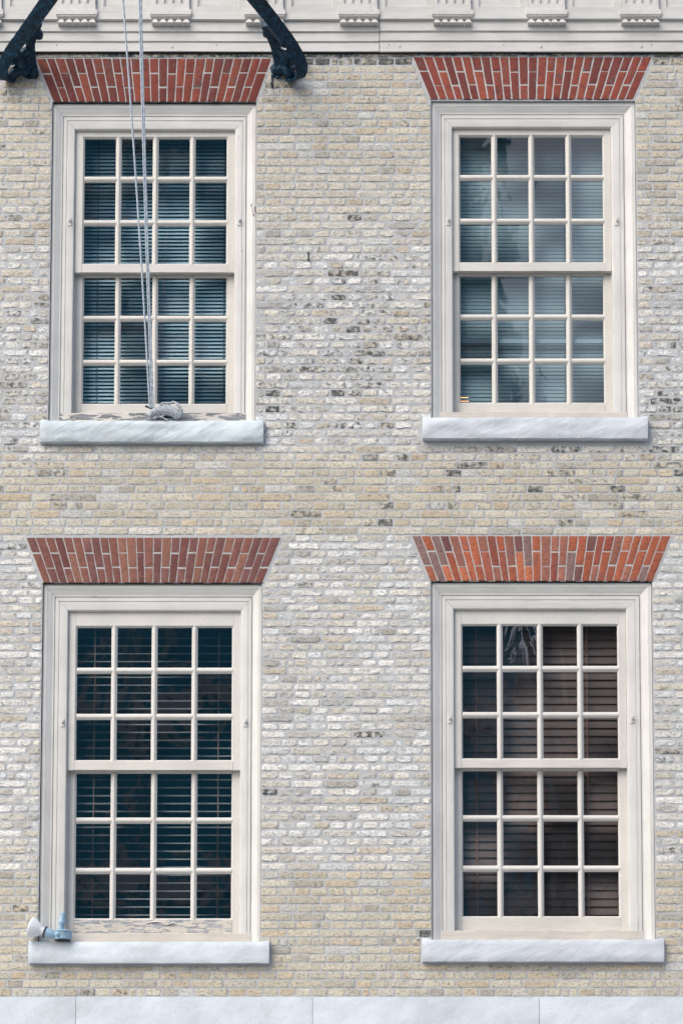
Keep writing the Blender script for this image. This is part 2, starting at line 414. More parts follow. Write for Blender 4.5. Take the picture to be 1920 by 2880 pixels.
def whiteness(x, z):
    def sm(a, b, t_): t_ = max(0, min(1, (t_-a)/(b-a))); return t_*t_*(3-2*t_)
    q = nz(x*1.1, z*1.1, 5)*.22
    up = sm(10.5, 9.5, z+q)*sm(8.22, 8.42, z+q*.35)*.95+.22*sm(11.2, 10.1, z)*sm(8.3, 9.0, z)
    lo = sm(7.80, 7.68, z+q*.12)*sm(5.20, 5.32, z+q*.25)
    return max(0, min(1, max(up, lo)))
def lerp(a, b, t_): return tuple(p+(q-p)*t_ for p, q in zip(a, b))
BUFF = [(.575, .53, .43), (.61, .57, .47), (.54, .50, .40), (.59, .56, .47), (.53, .505, .43), (.59, .51, .39), (.58, .545, .45)]
WHITE = [(.74, .735, .705), (.69, .68, .64), (.79, .785, .765), (.64, .625, .57), (.71, .69, .64), (.57, .56, .53), (.77, .77, .755), (.69, .71, .72)]
def brick_col(x, z):
    wn = whiteness(x, z)
    b_ = random.choice(BUFF); wv = random.choice(WHITE)
    r = random.random()
    c = lerp(b_, wv, wn if random.random() < .88 else (.45 if wn > .5 else wn+.2))
    if z > 9.9: c = lerp(c, (.60, .56, .48), .40)
    if r < .07: c = lerp(c, (.50, .40, .28), .5)          # tan
    elif r < .065: c = lerp(c, (.55, .43, .38), .5)       # pinkish
    elif r < .15: c = lerp(c, (.36, .35, .33), .6)        # grey
    elif r < .20: c = lerp(c, (.60, .64, .68), .5)        # bluish white
    f = random.uniform(.90, 1.07); c = tuple(a*f for a in c)
    # sooty clusters
    s_ = .10+.12*max(0, nz(x*1.1+3, z*1.6, 9))+.05*wn
    cl = 1.5*math.exp(-((x+.1)/.55)**2-((z-9.10)/.50)**2)+1.8*math.exp(-((x-2.35)/.40)**2-((z-8.72)/.50)**2)+.9*math.exp(-((x+2.35)/.3)**2-((z-8.7)/.8)**2)+.8*math.exp(-((x-.35)/.4)**2-((z-9.3)/.5)**2)+.7*math.exp(-((x-1.4)/.9)**2-((z-8.2)/.22)**2)+.35*math.exp(-((x+.3)/1.0)**2-((z-7.85)/.12)**2)
    r2 = random.random()
    if r2 < .10*cl+.003: s_ = random.uniform(.36, .46)
    elif r2 < .65*cl+.045: s_ = random.uniform(.22, .35)
    if any(w_['sl'] < x < w_['sr'] and 0 < w_['sb']-z < .09 for w_ in WIN.values()) and random.random() < .6: s_ = max(s_, random.uniform(.15, .29))
    if z > 11.30: s_ = random.uniform(.30, .50)
    elif z > 11.0 and (-2.6 < x < -2.2 or -.62 < x < -.3): s_ = max(s_, random.uniform(.15, .36))
    return c, s_, wn
bk = MB(); J = .0125
for r in range(0, 118):
    zc = row_z(r); pitch = row_z(min(r+1, 117))-row_z(min(r+1, 117)-1)
    z0, z1 = zc-pitch/2+J/2, zc+pitch/2-J/2
    segs = [(WX0, WX1, z0, z1)]
    for fn, oa, ob in obst:
        if ob <= z0 or oa >= z1: continue
        xa, xb = fn(max(oa, min(ob, zc)))
        if fn.__name__ == 'tr':
            p, q = fn(max(z0, oa)), fn(min(z1, ob)); xa, xb = min(p[0], q[0], xa), max(p[1], q[1], xb)
        cover = (min(ob, z1)-max(oa, z0))/(z1-z0); new = []
        for s0, s1, a, b in segs:
            if xb <= s0 or xa >= s1: new.append((s0, s1, a, b)); continue
            if s0 < xa: new.append((s0, xa, a, b))
            if xb < s1: new.append((xb, s1, a, b))
            if cover < .45:
                if oa > z0: new.append((max(s0, xa), min(s1, xb), a, min(b, oa-J*.5)))
                else: new.append((max(s0, xa), min(s1, xb), max(a, ob+J*.5), b))
        segs = new
    header = r % 2 == 0
    u = .1195 if header else .2385
    for s0, s1, a, b in segs:
        if b-a < .018 or s1-s0 < .02: continue
        ph = (.03 if header else (.09 if (r//2) % 2 else .03+u/2-.03))+random.uniform(-.012, .012)
        cuts = [s0]; k = math.ceil((s0-ph)/u)
        x = ph+k*u
        while x < s1:
            xx = x+random.uniform(-.006, .006)
            if xx-cuts[-1] > .05 and s1-xx > .05: cuts.append(xx)
            if not header and random.random() < .10 and s1-xx > .2 and xx-s0 > .02: cuts.append(xx+.118)
            elif header and random.random() < .05 and s1-xx > .15 and xx-s0 > .02: cuts.append(xx+.058)
            x += u
        cuts.append(s1); cuts = sorted(set(cuts))
        for i in range(len(cuts)-1):
            xm = (cuts[i]+cuts[i+1])/2; c, soot, wn = brick_col(xm, zc); jv = J/2+.0012*wn
            x0 = cuts[i]+(jv if i else .002); x1 = cuts[i+1]-(jv if i < len(cuts)-2 else .002)
            if x1-x0 < .022: continue
            rag = .0018+.0034*wn+(.0007 if zc > 9 else 0); shrink = .0016*wn
            dz = random.uniform(-.0012, .0012)
            brick(bk, x0, x1, a+shrink+dz, b-shrink+dz, rag, random.uniform(.0004, .0026), c, soot)
tag(bk.build("wall", M['brick'], B, color=True, angle=38), "cream, whitish and sooty brick courses laid in rows of long and short bricks")

# ---- flat arches of rubbed red brick
PAL = {'red': [(.215, .048, .034), (.190, .043, .032), (.235, .054, .035), (.170, .038, .030), (.255, .062, .038), (.150, .036, .031)],
       'red_clean': [(0.258, 0.058, 0.041), (0.228, 0.052, 0.038), (0.282, 0.065, 0.042), (0.204, 0.046, 0.036), (0.306, 0.074, 0.046), (0.180, 0.043, 0.037)],
       'mauve': [(.22, .088, .074), (.195, .074, .064), (.24, .096, .076), (.185, .078, .074), (.205, .088, .084), (.27, .122, .090), (.17, .062, .055)],
       'orange': [(0.432, 0.120, 0.060), (0.384, 0.106, 0.055), (0.342, 0.094, 0.054), (0.324, 0.126, 0.090), (0.468, 0.144, 0.072), (0.360, 0.144, 0.102), (0.288, 0.074, 0.048), (0.408, 0.114, 0.058), (0.372, 0.098, 0.050), (0.336, 0.096, 0.060), (0.396, 0.132, 0.078), (0.180, 0.078, 0.074), (.24, .15, .14), (.19, .08, .07)]}
def arch(w_, parent):
    mb = MB(); n = w_['n']; zb, zt = w_['ab'], w_['at']; H = zt-zb
    def X(s, t_): # s 0..1 across, t_ 0..1 up
        return (w_['abl']+(w_['abr']-w_['abl'])*s)*(1-t_)+(w_['al']+(w_['ar']-w_['al'])*s)*t_
    cuts = [0]
    for i in range(1, n): cuts.append((i+random.uniform(-.07, .07))/n)
    cuts.append(1)
    jw = {'red': .0046, 'red_clean': .0058, 'mauve': .0038, 'orange': .0046}[w_['am']]; pal = PAL[w_['am']]
    for i in range(n):
        short_top = (i+w_['flip']) % 2 == 0
        sp = (.66 if short_top else .335)+random.uniform(-.015, .015); sj = random.uniform(.011, .024)
        parts = [(0, sp-sj), (sp+sj, 1)]
        for (ta, tb) in parts:
            col = list(random.choice(pal)); f = random.uniform(.88, 1.12); col = tuple(c*f for c in col)
            soot = random.uniform(.12, .24) if ta == 0 else random.uniform(.04, .18)
            if w_['am'][:3] == 'red' and tb == 1: soot = random.uniform(.14, .30)
            nx, nn = 3, 8; vs = []; fs = []; sd_ = random.uniform(0, 99)
            rag = .0024 if w_['am'] == 'orange' else .0013
            for j in range(nn+1):
                t_ = ta+(tb-ta)*j/nn
                for k in range(nx+1):
                    a = X(cuts[i], t_)+jw+nz(i*3.7, t_*4, 2)*.0022; b = X(cuts[i+1], t_)-jw+nz(i*3.7+3.7, t_*4, 6)*.0022
                    if i == 0: a = X(0, t_)
                    if i == n-1: b = X(1, t_)
                    x = a+(b-a)*k/nx
                    if k in (0, nx): x += nz(t_*18, sd_, k)*rag
                    z_ = zb+H*t_+(nz(x*60, sd_, j)*rag if j in (0, nn) and 0 < t_ < 1 else 0)
                    y = -.0045+nz(x*40, sd_, z_*40)*.0012+(.0014 if (k in (0, nx) or j in (0, nn)) else 0)
                    vs.append((x, y, z_))
            W_ = nx+1
            for j in range(nn):
                for k in range(nx): fs.append((j*W_+k, j*W_+k+1, (j+1)*W_+k+1, (j+1)*W_+k))
            ring = list(range(W_))+[j*W_+nx for j in range(1, nn+1)]+[nn*W_+k for k in range(nx-1, -1, -1)]+[j*W_ for j in range(nn-1, 0, -1)]
            m0 = len(vs); vs += [(vs[q][0], .016, vs[q][2]) for q in ring]
            for k in range(len(ring)):
                q = (k+1) % len(ring); fs.append((ring[k], m0+k, m0+q, ring[q]))
            mb.add(vs, fs, col=col, soot=soot)
    a = mb.build("flat_arch", M[w_['am']], parent, color=True)
    bed = MB(); e = .012
    bed.prism([(w_['abl']-.012, zb), (w_['abr']+.012, zb), (w_['ar']+.016, zt+.004), (w_['al']-.016, zt+.004)], -.0005, .10, 'y')
    bed.build("arch_mortar", M['arch_mortar'], a)
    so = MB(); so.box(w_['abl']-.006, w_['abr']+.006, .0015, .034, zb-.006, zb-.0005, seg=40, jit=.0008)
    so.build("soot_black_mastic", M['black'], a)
    return a
LBL = {'UL': "dark red flat arch under the iron brackets, upper left", 'UR': "clean deep red flat arch, upper right",
       'LL': "dusty mauve-red flat arch, lower left", 'LR': "pitted orange and purple flat arch, lower right"}
for k_, w_ in WIN.items(): tag(arch(w_, B), LBL[k_], group="flat brick arches over the windows")

# ---- windows
def casing(w_, win, worn):
    wj = (w_['ol']-w_['xl']+w_['xr']-w_['o_r'])/2; hh = w_['ct']-w_['ot']
    prof = [(0, .19), (0, .032), (.022, .020), (.16, .020), (.19, .024), (.27, .027), (.36, .038), (.41, .041), (.45, .041), (.465, .052),
            (.485, .052), (.495, .040), (.63, .040), (.638, .045), (.655, .045), (.662, .041), (.93, .041), (.97, .043), (1, .050), (1, .19)]
    xl, xr, ct = w_['xl'], w_['xr'], w_['ct']; wl = w_['ol']-xl; wr_ = xr-w_['o_r']; zb = w_['st']+.001
    def seg(pts, dirs, n, name, mt):
        mb = MB(); m_ = len(prof); vs = []; fs = []
        for i in range(n+1):
            t_ = i/n
            for (u, y) in prof:
                a = Vector(pts[0])+Vector(dirs[0])*u; b = Vector(pts[1])+Vector(dirs[1])*u
                p = a.lerp(b, t_); k = i*3.1
                vs.append((p.x+nz(k, u*3, 1)*.0009, y+nz(k, u*4, 7)*.0008, p.y+nz(k, u*3, 4)*.0009))
        for i in range(n):
            for j in range(m_-1): fs.append((i*m_+j, i*m_+j+1, (i+1)*m_+j+1, (i+1)*m_+j))
        mb.add(vs, fs); return mb.build(name, mt, win, angle=28)
    e = .0008
    seg([(xl, zb), (xl, ct-e)], [(wl, 0), (wl, -hh)], 30, "jamb_casing", M['jamb_worn' if worn else 'jamb'])
    seg([(xr, ct-e), (xr, zb)], [(-wr_, -hh), (-wr_, 0)], 30, "jamb_casing", M['jamb_worn' if worn else 'jamb'])
    seg([(xl+e, ct), (xr-e, ct)], [(wl, -hh), (-wr_, -hh)], 20, "head_casing", M['head'])
def sash(win, w_, x0, x1, z0, z1, gl, gr, gt, gb, y0, railh_mat, sash_mat, flare=False):
    """stiles, rails, three upright and two level glazing bars, putty bevels; then four by three panes"""
    pw = (gr-gl-3*.044)/4; ph = (gt-gb-2*.046)/3; b = .011; yg = y0+.015; D = .036
    mb = MB(); j = .0006
    mb.box(x0, gl-b, y0, y0+D, z0, z1, 14, j, .0015); mb.box(gr+b, x1, y0, y0+D, z0, z1, 14, j, .0015)
    # putty bevels round the whole glazed field
    mb.prism([(gl-b, y0+.0012), (gl-b, yg+.01), (gl, yg+.01), (gl, yg-.001)], gb-b, gt+b, 'z')
    mb.prism([(gr+b, y0+.0012), (gr+b, yg+.01), (gr, yg+.01), (gr, yg-.001)], gb-b, gt+b, 'z')
    mb.prism([(y0+.0012, gt+b), (yg+.01, gt+b), (yg+.01, gt), (yg-.001, gt)], gl-b, gr+b, 'x')
    mb.prism([(y0+.0012, gb-b), (yg+.01, gb-b), (yg+.01, gb), (yg-.001, gb)], gl-b, gr+b, 'x')
    for i in range(1, 4):
        c = gl+i*pw+(i-.5)*.044; h = .022
        mb.prism([(c-h, yg-.001), (c-.0075, y0+.001), (c-.0045, y0-.0008), (c+.0045, y0-.0008), (c+.0075, y0+.001), (c+h, yg-.001), (c+h, yg+.012), (c-h, yg+.012)], gb-b, gt+b, 'z')
    for i in range(1, 3):
        c = gb+i*ph+(i-.5)*.046; h = .023
        for q in range(4):
            xa = gl+q*(pw+.044)-(.006 if q else 0); xb = xa+pw+.012
            mb.prism([(yg-.0012, c-h), (y0+.0018, c-.0085), (y0+.0003, c-.005), (y0+.0003, c+.005), (y0+.0018, c+.0085), (yg-.0012, c+h), (yg+.0115, c+h), (yg+.0115, c-h)], xa, xb+(.006 if q < 3 else 0), 'x')
    s_ = mb.build("sash", sash_mat, win)
    rl = MB()
    rl.box(gl-b+.0008, gr+b-.0008, y0-.0004, y0+D, gt+b, z1, 12, j, .0012)
    top = rl.build("top_rail", sash_mat, win)
    rl = MB(); rl.box(gl-b+.0010, gr+b-.0010, y0-.0006, y0+D, z0, gb-b, 12, j, .0012)
    bot = rl.build("bottom_rail", railh_mat, win)
    gm = MB()
    for i in range(4):
        for q in range(3):
            xa = gl+i*(pw+.044)-.003; za = gb+q*(ph+.046)-.003; xb = xa+pw+.006; zb = za+ph+.006
            dx, dz = random.uniform(-.0012, .0012), random.uniform(-.0012, .0012)
            gm.add([(xa, yg-dx-dz, za), (xb, yg+dx-dz, za), (xb, yg+dx+dz, zb), (xa, yg-dx+dz, zb)], [(0, 1, 2, 3)])
    return gm
def rough_block(name, x0, x1, y0, y1, z0, z1, mt, parent, amp=.006, lug=.0, res=.03, seed=0, round_=.008):
    """quarried stone: box with an uneven front, soft arrises and raised lugs at both ends"""
    mb = MB(); nx = int((x1-x0)/res); nq = 8; vs = []; fs = []
    ring = []
    for i in range(nx+1):
        x = x0+(x1-x0)*i/nx; e = min(x-x0, x1-x)
        top = z1+(lug if e < .045 else 0)
        prof = [(y1, z0)]
        for k in range(nq+1):
            v = k/nq; z_ = z0+(top-z0)*v
            r_ = round_*((1 if k in (0, nq) else 0)+(.25 if k in (1, nq-1) else 0))
            y = y0+r_+nz(x*5+seed, z_*14, 2)*amp+nz(x*22+seed, z_*45, 5)*amp*.45
            if e < .02: y += round_*.8
            zz = z_+(nz(x*9+seed, 1, 8)*.003 if k in (0, nq) else 0)
            prof.append((y, zz))
        prof.append((y1, top)); n = len(prof)
        vs += [(x, p[0], p[1]) for p in prof]
    for i in range(nx):
        for k in range(n): q = (k+1) % n; fs.append((i*n+k, i*n+q, (i+1)*n+q, (i+1)*n+k))
    fs += [tuple(range(n))[::-1], tuple(nx*n+k for k in range(n))]
    mb.add(vs, fs); return mb.build(name, mt, parent, angle=40)

WL = {'UL': "upper left window with rope tied on its bare grey wooden sill", 'UR': "upper right window with a warm light showing at its lower left pane",
      'LL': "lower left window with badly peeling bottom rail and open wooden blind", 'LR': "lower right window with closed brown blind"}
STONE = {'UL': 'marble_veined', 'UR': 'marble_pale', 'LL': 'marble_base', 'LR': 'marble_pale'}
for k_, w_ in WIN.items():
    win = empty("window", ((w_['xl']+w_['xr'])/2, 0, w_['st']), B, WL[k_], group="tall white sash windows")
    casing(w_, win, k_ == 'UL')
    sm = M['sash'] if k_ != 'LR' and k_ != 'LL' else M['sash_cool']
    e = .0012
    g1 = sash(win, w_, w_['ol']+e, w_['o_r']-e, w_['rail'], w_['ot']+.03, w_['gl'], w_['gr'], w_['ut'], w_['ub'], .070, M['rail'], sm)
    g2 = sash(win, w_, w_['ol']+e, w_['o_r']-e, w_['bot'], w_['rail']+.045, w_['gl'], w_['gr'], w_['lt'], w_['lb'], .115,
              M['rail_peeling'] if k_ == 'LL' else M['rail'], sm)
    seed = {'UL': 1.3, 'UR': 4.7, 'LL': 8.1, 'LR': 12.9}[k_]
    tint = {'UL': (.86, .95, .98), 'UR': (.86, .95, .98), 'LL': (.80, .92, .97), 'LR': (.95, .95, .95)}[k_]
    gm = glass("old window glass "+{'UL': 'one', 'UR': 'two', 'LL': 'three', 'LR': 'four'}[k_], tint, seed=seed, refl={'UL': 2.8, 'LL': 3.4, 'UR': 1.9, 'LR': 2.8}[k_], wav={'UL': .0024, 'LL': .0030, 'UR': .0009, 'LR': .0016}[k_])
    g1.build("glass", gm, win); g2.build("glass", gm, win)
    # wooden sill between the back bands
    ws = MB(); il = w_['xl']+(w_['ol']-w_['xl'])*.44; ir = w_['xr']-(w_['xr']-w_['o_r'])*.44
    ws.box(il, ir, .0375, .170, w_['st']+.001, w_['bot']-.016, 24, .0012, .003)
    ws.box(w_['ol']+.001, w_['o_r']-.001, .085, .172, w_['bot']-.017, w_['bot']-.005, 20, .0012, .002)
    o = ws.build("wooden_sill", M['wsill_bare'] if k_ == 'UL' else M['wsill'], win)
    if k_ == 'UL': tag(o, "weathered bare grey wooden sill with paint flakes")
    gj = MB(); gj.box(w_['xl']-.0045, w_['xl']+.0004, .010, .03, w_['st']+.003, w_['ct'], 30, .0006); gj.build('gap_shadow_dirt', M['black'], win)  # black strip stands in for shadow and dirt in the gap beside the casing
    # parting beads in the jambs
    for q in (w_['ol'], w_['o_r']-.007):
        pb = MB(); pb.box(q, q+.007, .1065, .1145, w_['bot'], w_['rail']); pb.build("parting_bead", sm, win)
    # small shutter catches on both jambs
    for sgn, cx, dz in ((1, w_['ol']-.033, 0), (-1, w_['o_r']+.035, 0)):
        c = MB(); kz = w_['kz']+dz
        c.box(cx-.013, cx+.013, .0345, .042, kz-.032, kz+.026, bev=.001)
        c.box(cx-.004, cx+.010, .015, .036, kz-.006, kz+.008, bev=.002)
        c.box(cx+.002, cx+.009, .012, .020, kz+.006, kz+.018, bev=.001)
        c.build("shutter_catch", M['jamb'], win)
    o = rough_block("stone_sill", w_['sl'], w_['sr'], -.058, .20, w_['sb'], w_['st'], M[STONE[k_]], win, amp=.010 if k_[0] == 'U' else .006, lug=.010, seed=seed,
                    round_=.012 if k_ == 'UL' else .007)
    # dim room behind
    rm = MB(); a, b, c, d = w_['xl']-.5, w_['xr']+.5, w_['sb']-.4, w_['ct']+.25
    if a < -3.3: a = -3.3
    if b > 3.3: b = 3.3
    y0, y1 = .305, 3.3
    V = [(a, y0, c), (b, y0, c), (b, y0, d), (a, y0, d), (a, y1, c), (b, y1, c), (b, y1, d), (a, y1, d)]
    rm.add(V, [(4, 5, 6, 7), (0, 1, 5, 4), (3, 2, 6, 7), (0, 4, 7, 3), (1, 5, 6, 2)])
    rm.build("room_interior", M['room_warm'] if k_ == 'UR' else M['room'], win)
    if k_ == 'UR':   # pale bar across the opening, between glass and blind
        sr_ = MB(); sr_.box(w_['ol']+.01, w_['o_r']-.01, .172, .190, 9.262, 9.296); sr_.build("pale_bar", M['slat_grey'], win)
    if k_ == 'LL':
        fm_ = paint('curled paint flake', (.64, .62, .60), 'x', crack=.2)   # curled flakes hanging off the bottom rail
        for (fx, fz, L, h, lift) in ((-1.335, 4.890, .15, .014, .010), (-1.215, 4.878, .10, .013, .012)):
            fl = MB(); vs = []; fs = []; N = 10
            for i in range(N+1):
                u = i/N; x = fx+L*(u-.5); zc = fz-abs(u-.5)*.03+nz(x*20, 3)*.006
                for q in range(4):
                    v = q/3; vs.append((x, .1135-lift*math.sin(v*1.9)*math.sin(math.pi*min(1, u+.15)), zc+h*(.5-v)*(1-.6*abs(2*u-1))))
            for i in range(N):
                for q in range(3): fs.append((i*4+q, i*4+q+1, (i+1)*4+q+1, (i+1)*4+q))
            fl.add(vs, fs); fl.build("paint_flake", fm_, win)

# ---- cornice
co = empty("cornice", (0, -.06, CORN_B), B)
def prof_run(mb, x0, x1, prof, seg):
    n = len(prof); vs = []; fs = []
    for i in range(seg+1):
        x = x0+(x1-x0)*i/seg
        for (y, z_) in prof: vs.append((x, y+nz(x*2.1, y*9, z_*6)*.0015, z_+nz(x*1.3, 5, z_)*.0018))
    for i in range(seg):
        for k in range(n): q = (k+1) % n; fs.append((i*n+k, i*n+q, (i+1)*n+q, (i+1)*n+k))
    fs += [tuple(range(n))[::-1], tuple(seg*n+k for k in range(n))]
    mb.add(vs, fs)
F1 = [(.02, 11.400), (-.060, 11.400), (-.060, 11.467), (-.056, 11.469), (-.069, 11.4755), (-.069, 11.537), (-.066, 11.5395), (-.080, 11.546), (-.080, 11.618), (-.076, 11.620),
      (-.102, 11.6255), (-.102, 11.669), (-.066, 11.671), (-.066, 12.30), (.02, 12.30)]
jx = .278
mb = MB(); prof_run(mb, WX0, jx-.002, F1, 50); mb.build("entablature", M['cornice'], co, angle=25)
mb = MB(); prof_run(mb, jx+.003, WX1, [(y-(.004 if y < 0 else 0), z_-.004 if z_ < 11.41 else z_+.001) for y, z_ in F1], 50); mb.build("entablature", M['cornice'], co, angle=25)
tris = [-4.057, -3.36, -1.966+(-.697), -1.966, -1.269, -.572, .126, .820, 1.518, 2.213, 2.91, 3.607]
for c in tris:
    mb = MB()
    # fluted block
    W2 = .137; y0 = -.106
    xs_ = [c-W2, c-W2+.016]
    mb.box(c-W2, c+W2, y0, -.06, 11.655, 11.745, bev=.003)
    mb.box(c-W2+.001, c+W2-.001, y0+.016, -.06, 11.744, 12.30)
    ribs = 5; fw = .0335; rw = (2*W2-4*fw)/5
    for i in range(5):
        xa = c-W2+i*(rw+fw); mb.box(xa, xa+rw, y0, y0+.018, 11.743, 12.30, bev=.0025)
    mb.build("triglyph", M['tri'], co)
    mb = MB()
    mb.box(c-.152, c+.152, -.122, -.07, 11.648, 11.690, 10, .0008, .003)
    mb.box(c-.149, c+.149, -.116, -.07, 11.638, 11.6475, 6, .0005, .001)
    mb.box(c-.146, c+.146, -.106, -.07, 11.628, 11.6375)
    mb.build("regula", M['tri'], co)
    for i in range(5):
        gx = c+(i-2)*.0575; q = MB(); zt, zb = 11.6275, 11.590
        a, b_ = .0060, .0268
        vs = [(gx-a, -.100, zt), (gx+a, -.100, zt), (gx+a, -.07, zt), (gx-a, -.07, zt), (gx-b_, -.126, zb), (gx+b_, -.126, zb), (gx+b_, -.07, zb), (gx-b_, -.07, zb)]
        vs += [(gx-b_+.001, -.124, zb-.006), (gx+b_-.001, -.124, zb-.006), (gx+b_-.001, -.07, zb-.006), (gx-b_+.001, -.07, zb-.006)]
        q.add(vs, [(0, 1, 2, 3)[::-1], (0, 1, 5, 4), (1, 2, 6, 5), (2, 3, 7, 6), (3, 0, 4, 7), (4, 5, 9, 8), (5, 6, 10, 9), (6, 7, 11, 10), (7, 4, 8, 11), (8, 9, 10, 11)])
        q.build("gutta", M['tri'], co)
for i in range(len(tris)-1):   # framed panels between the blocks
    a = tris[i]+.137; b = tris[i+1]-.137; mb = MB()
    px0, px1, pz0 = a+.062, b-.062, 11.722
    rings = [(0, -.0665, 0), (0, -.080, 0), (.040, -.080, 0), (.044, -.070, 0), (.052, -.070, 0), (.055, -.062, 0), (.064, -.062, 0), (.068, -.052, 0)]
    vs = []; fs = []
    rings = [(a+.001, 11.674, -.0665), (a+.001, 11.674, -.079), (a+.058, 11.732, -.083), (a+.060, 11.734, -.074), (a+.068, 11.742, -.074), (a+.070, 11.744, -.066), (a+.079, 11.753, -.068), (a+.083, 11.757, -.060)]
    xo = a+b
    for (xx, zz, yy) in rings: vs += [(xx, yy, 12.30), (xx, yy, zz), (xo-xx, yy, zz), (xo-xx, yy, 12.30)]
    for k in range(len(rings)-1):
        for j in range(3): fs.append((k*4+j, k*4+j+1, (k+1)*4+j+1, (k+1)*4+j))
    k = (len(rings)-1)*4; fs.append((k, k+1, k+2, k+3))
    mb.add(vs, fs)
    mb.build("frieze_panel", M['cornice'], co)
co_shift = Vector((0, .036, .022))
for (sx, big) in ((-1.265, 1), (.427, 1), (1.475, 1), (2.22, 1), (-2.12, 0), (-.93, 0), (.35, 0), (1.20, 0), (2.30, 0)):
    mb = MB(); yy = -.060 if sx < jx else -.064
    if big:
        mb.lathe((sx, yy+.002, 11.436), (0, -1, 0), [(0, .0175), (.0035, .0165), (.004, .009), (.0075, .0075), (.009, .003)], 20); mb.build("bolt_cover", M['cornice'], co)
    else:
        mb.lathe((sx, yy+.002, 11.447), (0, -1, 0), [(0, .0045), (.0035, .004)], 10); mb.build("nail_head", M['black'], co)
mb = MB(); mb.box(WX0, WX1, -.052, -.037, 11.3925, 11.3985, 60, .0012); mb.build("cornice_gap_shade", M['black'], co)  # black strip stands in for the shade in the gap under the cornice
co.location += co_shift

# ---- marble base course: separate slabs with fine joints
for a, b in ((WX0, -1.8935), (-1.8905, -.2025), (-.1995, 1.4165), (1.4195, WX1)):
    rough_block("base_slab", a, b, -.045, .25, 3.55, BASE_T-.002, M['marble_base'], B, amp=.0022, res=.06, seed=a, round_=.004)
mb = MB(); mb.box(WX0, WX1, -.02, .25, .14, 3.548); mb.build("lower_wall", M['marble_base'], B)
mb = MB(); mb.box(WX0, WX1, -.052, 3.4, 12.302, 12.45); mb.box(WX0, WX0+.02, .31, 3.4, 3.6, 12.30); mb.box(WX1-.02, WX1, .31, 3.4, 3.6, 12.30); mb.box(WX0, WX1, 3.38, 3.42, 3.6, 12.30)
mb.build("roof_slab", M['cornice'], B)

# ================================================================== blinds
def blind(key, label, pitch, width, ang, mt, cords, cordmat, zbot, y=.225, drift=0.0, crown=.0012):
    w_ = WIN[key]; x0, x1 = w_['gl']-.02, w_['gr']+.02; zt = w_['ot']+.06
    e = empty("venetian_blind", ((x0+x1)/2, y, zbot), None, label, "blind", "venetian blinds inside the windows")
    mb = MB(); z_ = zbot+pitch; i = 0
    while z_ < zt-.03:
        f = (z_-zbot)/(zt-zbot)
        a = R(ang(f)+random.uniform(-.8, .8)); c, s_ = math.cos(a), math.sin(a); vs = []; N = 6; nxs = 6
        tilt = random.uniform(-1, 1)*.0007
        for q in range(nxs+1):
            x = x0+(x1-x0)*q/nxs; sag = .0006*math.sin(q*2.1+i)+tilt*(q/nxs-.5)*2
            for k in range(N+1):      # outer edge high, room edge low; slightly crowned
                v = k/N-.5; cr = crown*(1-4*v*v)
                vs.append((x, y+v*width*c+cr*s_, z_-v*width*s_+cr*c+sag))
        fs = [(q*(N+1)+k, q*(N+1)+k+1, (q+1)*(N+1)+k+1, (q+1)*(N+1)+k) for q in range(nxs) for k in range(N)]
        mb.add(vs, fs); z_ += pitch; i += 1
    mb.build("slats", mt, e, smooth=True)
    mb = MB(); mb.box(x0, x1, y-.025, y+.025, zt-.035, zt+.01, bev=.002); mb.build("headrail", mt, e)
    mb = MB(); mb.box(x0, x1, y-width*.35, y+width*.35, zbot-.012, zbot+.006, bev=.002); mb.build("bottom_rail", mt, e)
    for cx in cords:
        mb = MB()
        h_ = width/2*math.cos(R(ang(.5)))+.003
        N = 12
        mb.tube([(cx+.001*math.sin(i*1.7), y-h_, zbot+(zt-zbot-.03)*i/N) for i in range(N+1)], .0022, 6)
        mb.tube([(cx+.006, y-h_-.003, zbot+.02+(zt-zbot-.06)*i/N) for i in range(N+1)], .0014, 6)
        mb.build("ladder_cord", cordmat, e)
    return e
blind('UL', "blue-grey metal blind with half-open slats behind the rope, upper left window", .0284, .0262, lambda f: -58-3*f, M['slat_blue'], (-1.83, -.885), M['cord_blue'], 8.72)
blind('UR', "grey metal blind with nearly closed slats in the upper right window", .0284, .0263, lambda f: -80-5*f, M['slat_grey'], (1.15, 1.66), M['cord_blue'], 8.74)
blind('LL', "wooden blind with wide open pinkish slats in the lower left window", .0592, .050, lambda f: -25-4*f+1.2*math.sin(f*9), M['slat_light_wood'], (-1.815, -.905), M['cord_brown'], 4.84)
blind('LR', "dark brown wooden blind with closed slats in the lower right window", .0605, .0645, lambda f: -76, M['slat_dark_wood'], (.988, 1.80), M['cord_brown'], 4.93)

# lit lamp in the upper right room, seen through the slats
lp = empty("table_lamp", (.93, .75, 8.60), None, "small lit table lamp glowing orange behind the lower left pane of the upper right window", "lamp")
em = mat("glowing lamp shade", (.9, .6, .35), .6); em.node_tree.nodes["Principled BSDF"].inputs["Emission Color"].default_value = (1, .42, .14, 1)
em.node_tree.nodes["Principled BSDF"].inputs["Emission Strength"].default_value = 2.2
mb = MB(); mb.lathe((.915, .62, 8.945), (0, 0, 1), [(0, .055), (.10, .042)], 24); mb.build("lamp_shade", em, lp)
mb = MB(); mb.lathe((.915, .62, 8.60), (0, 0, 1), [(0, .07), (.015, .07), (.02, .012), (.12, .022), (.20, .03), (.28, .012), (.344, .010)], 20); mb.build("lamp_stand", M['screw'], lp)
mb = MB(); mb.box(.30, 1.3, .45, .95, 8.56, 8.60); mb.box(.32, .36, .47, .51, 8.04, 8.56); mb.box(1.24, 1.28, .47, .51, 8.04, 8.56); mb.box(.32, .36, .89, .93, 8.04, 8.56); mb.box(1.24, 1.28, .89, .93, 8.04, 8.56)
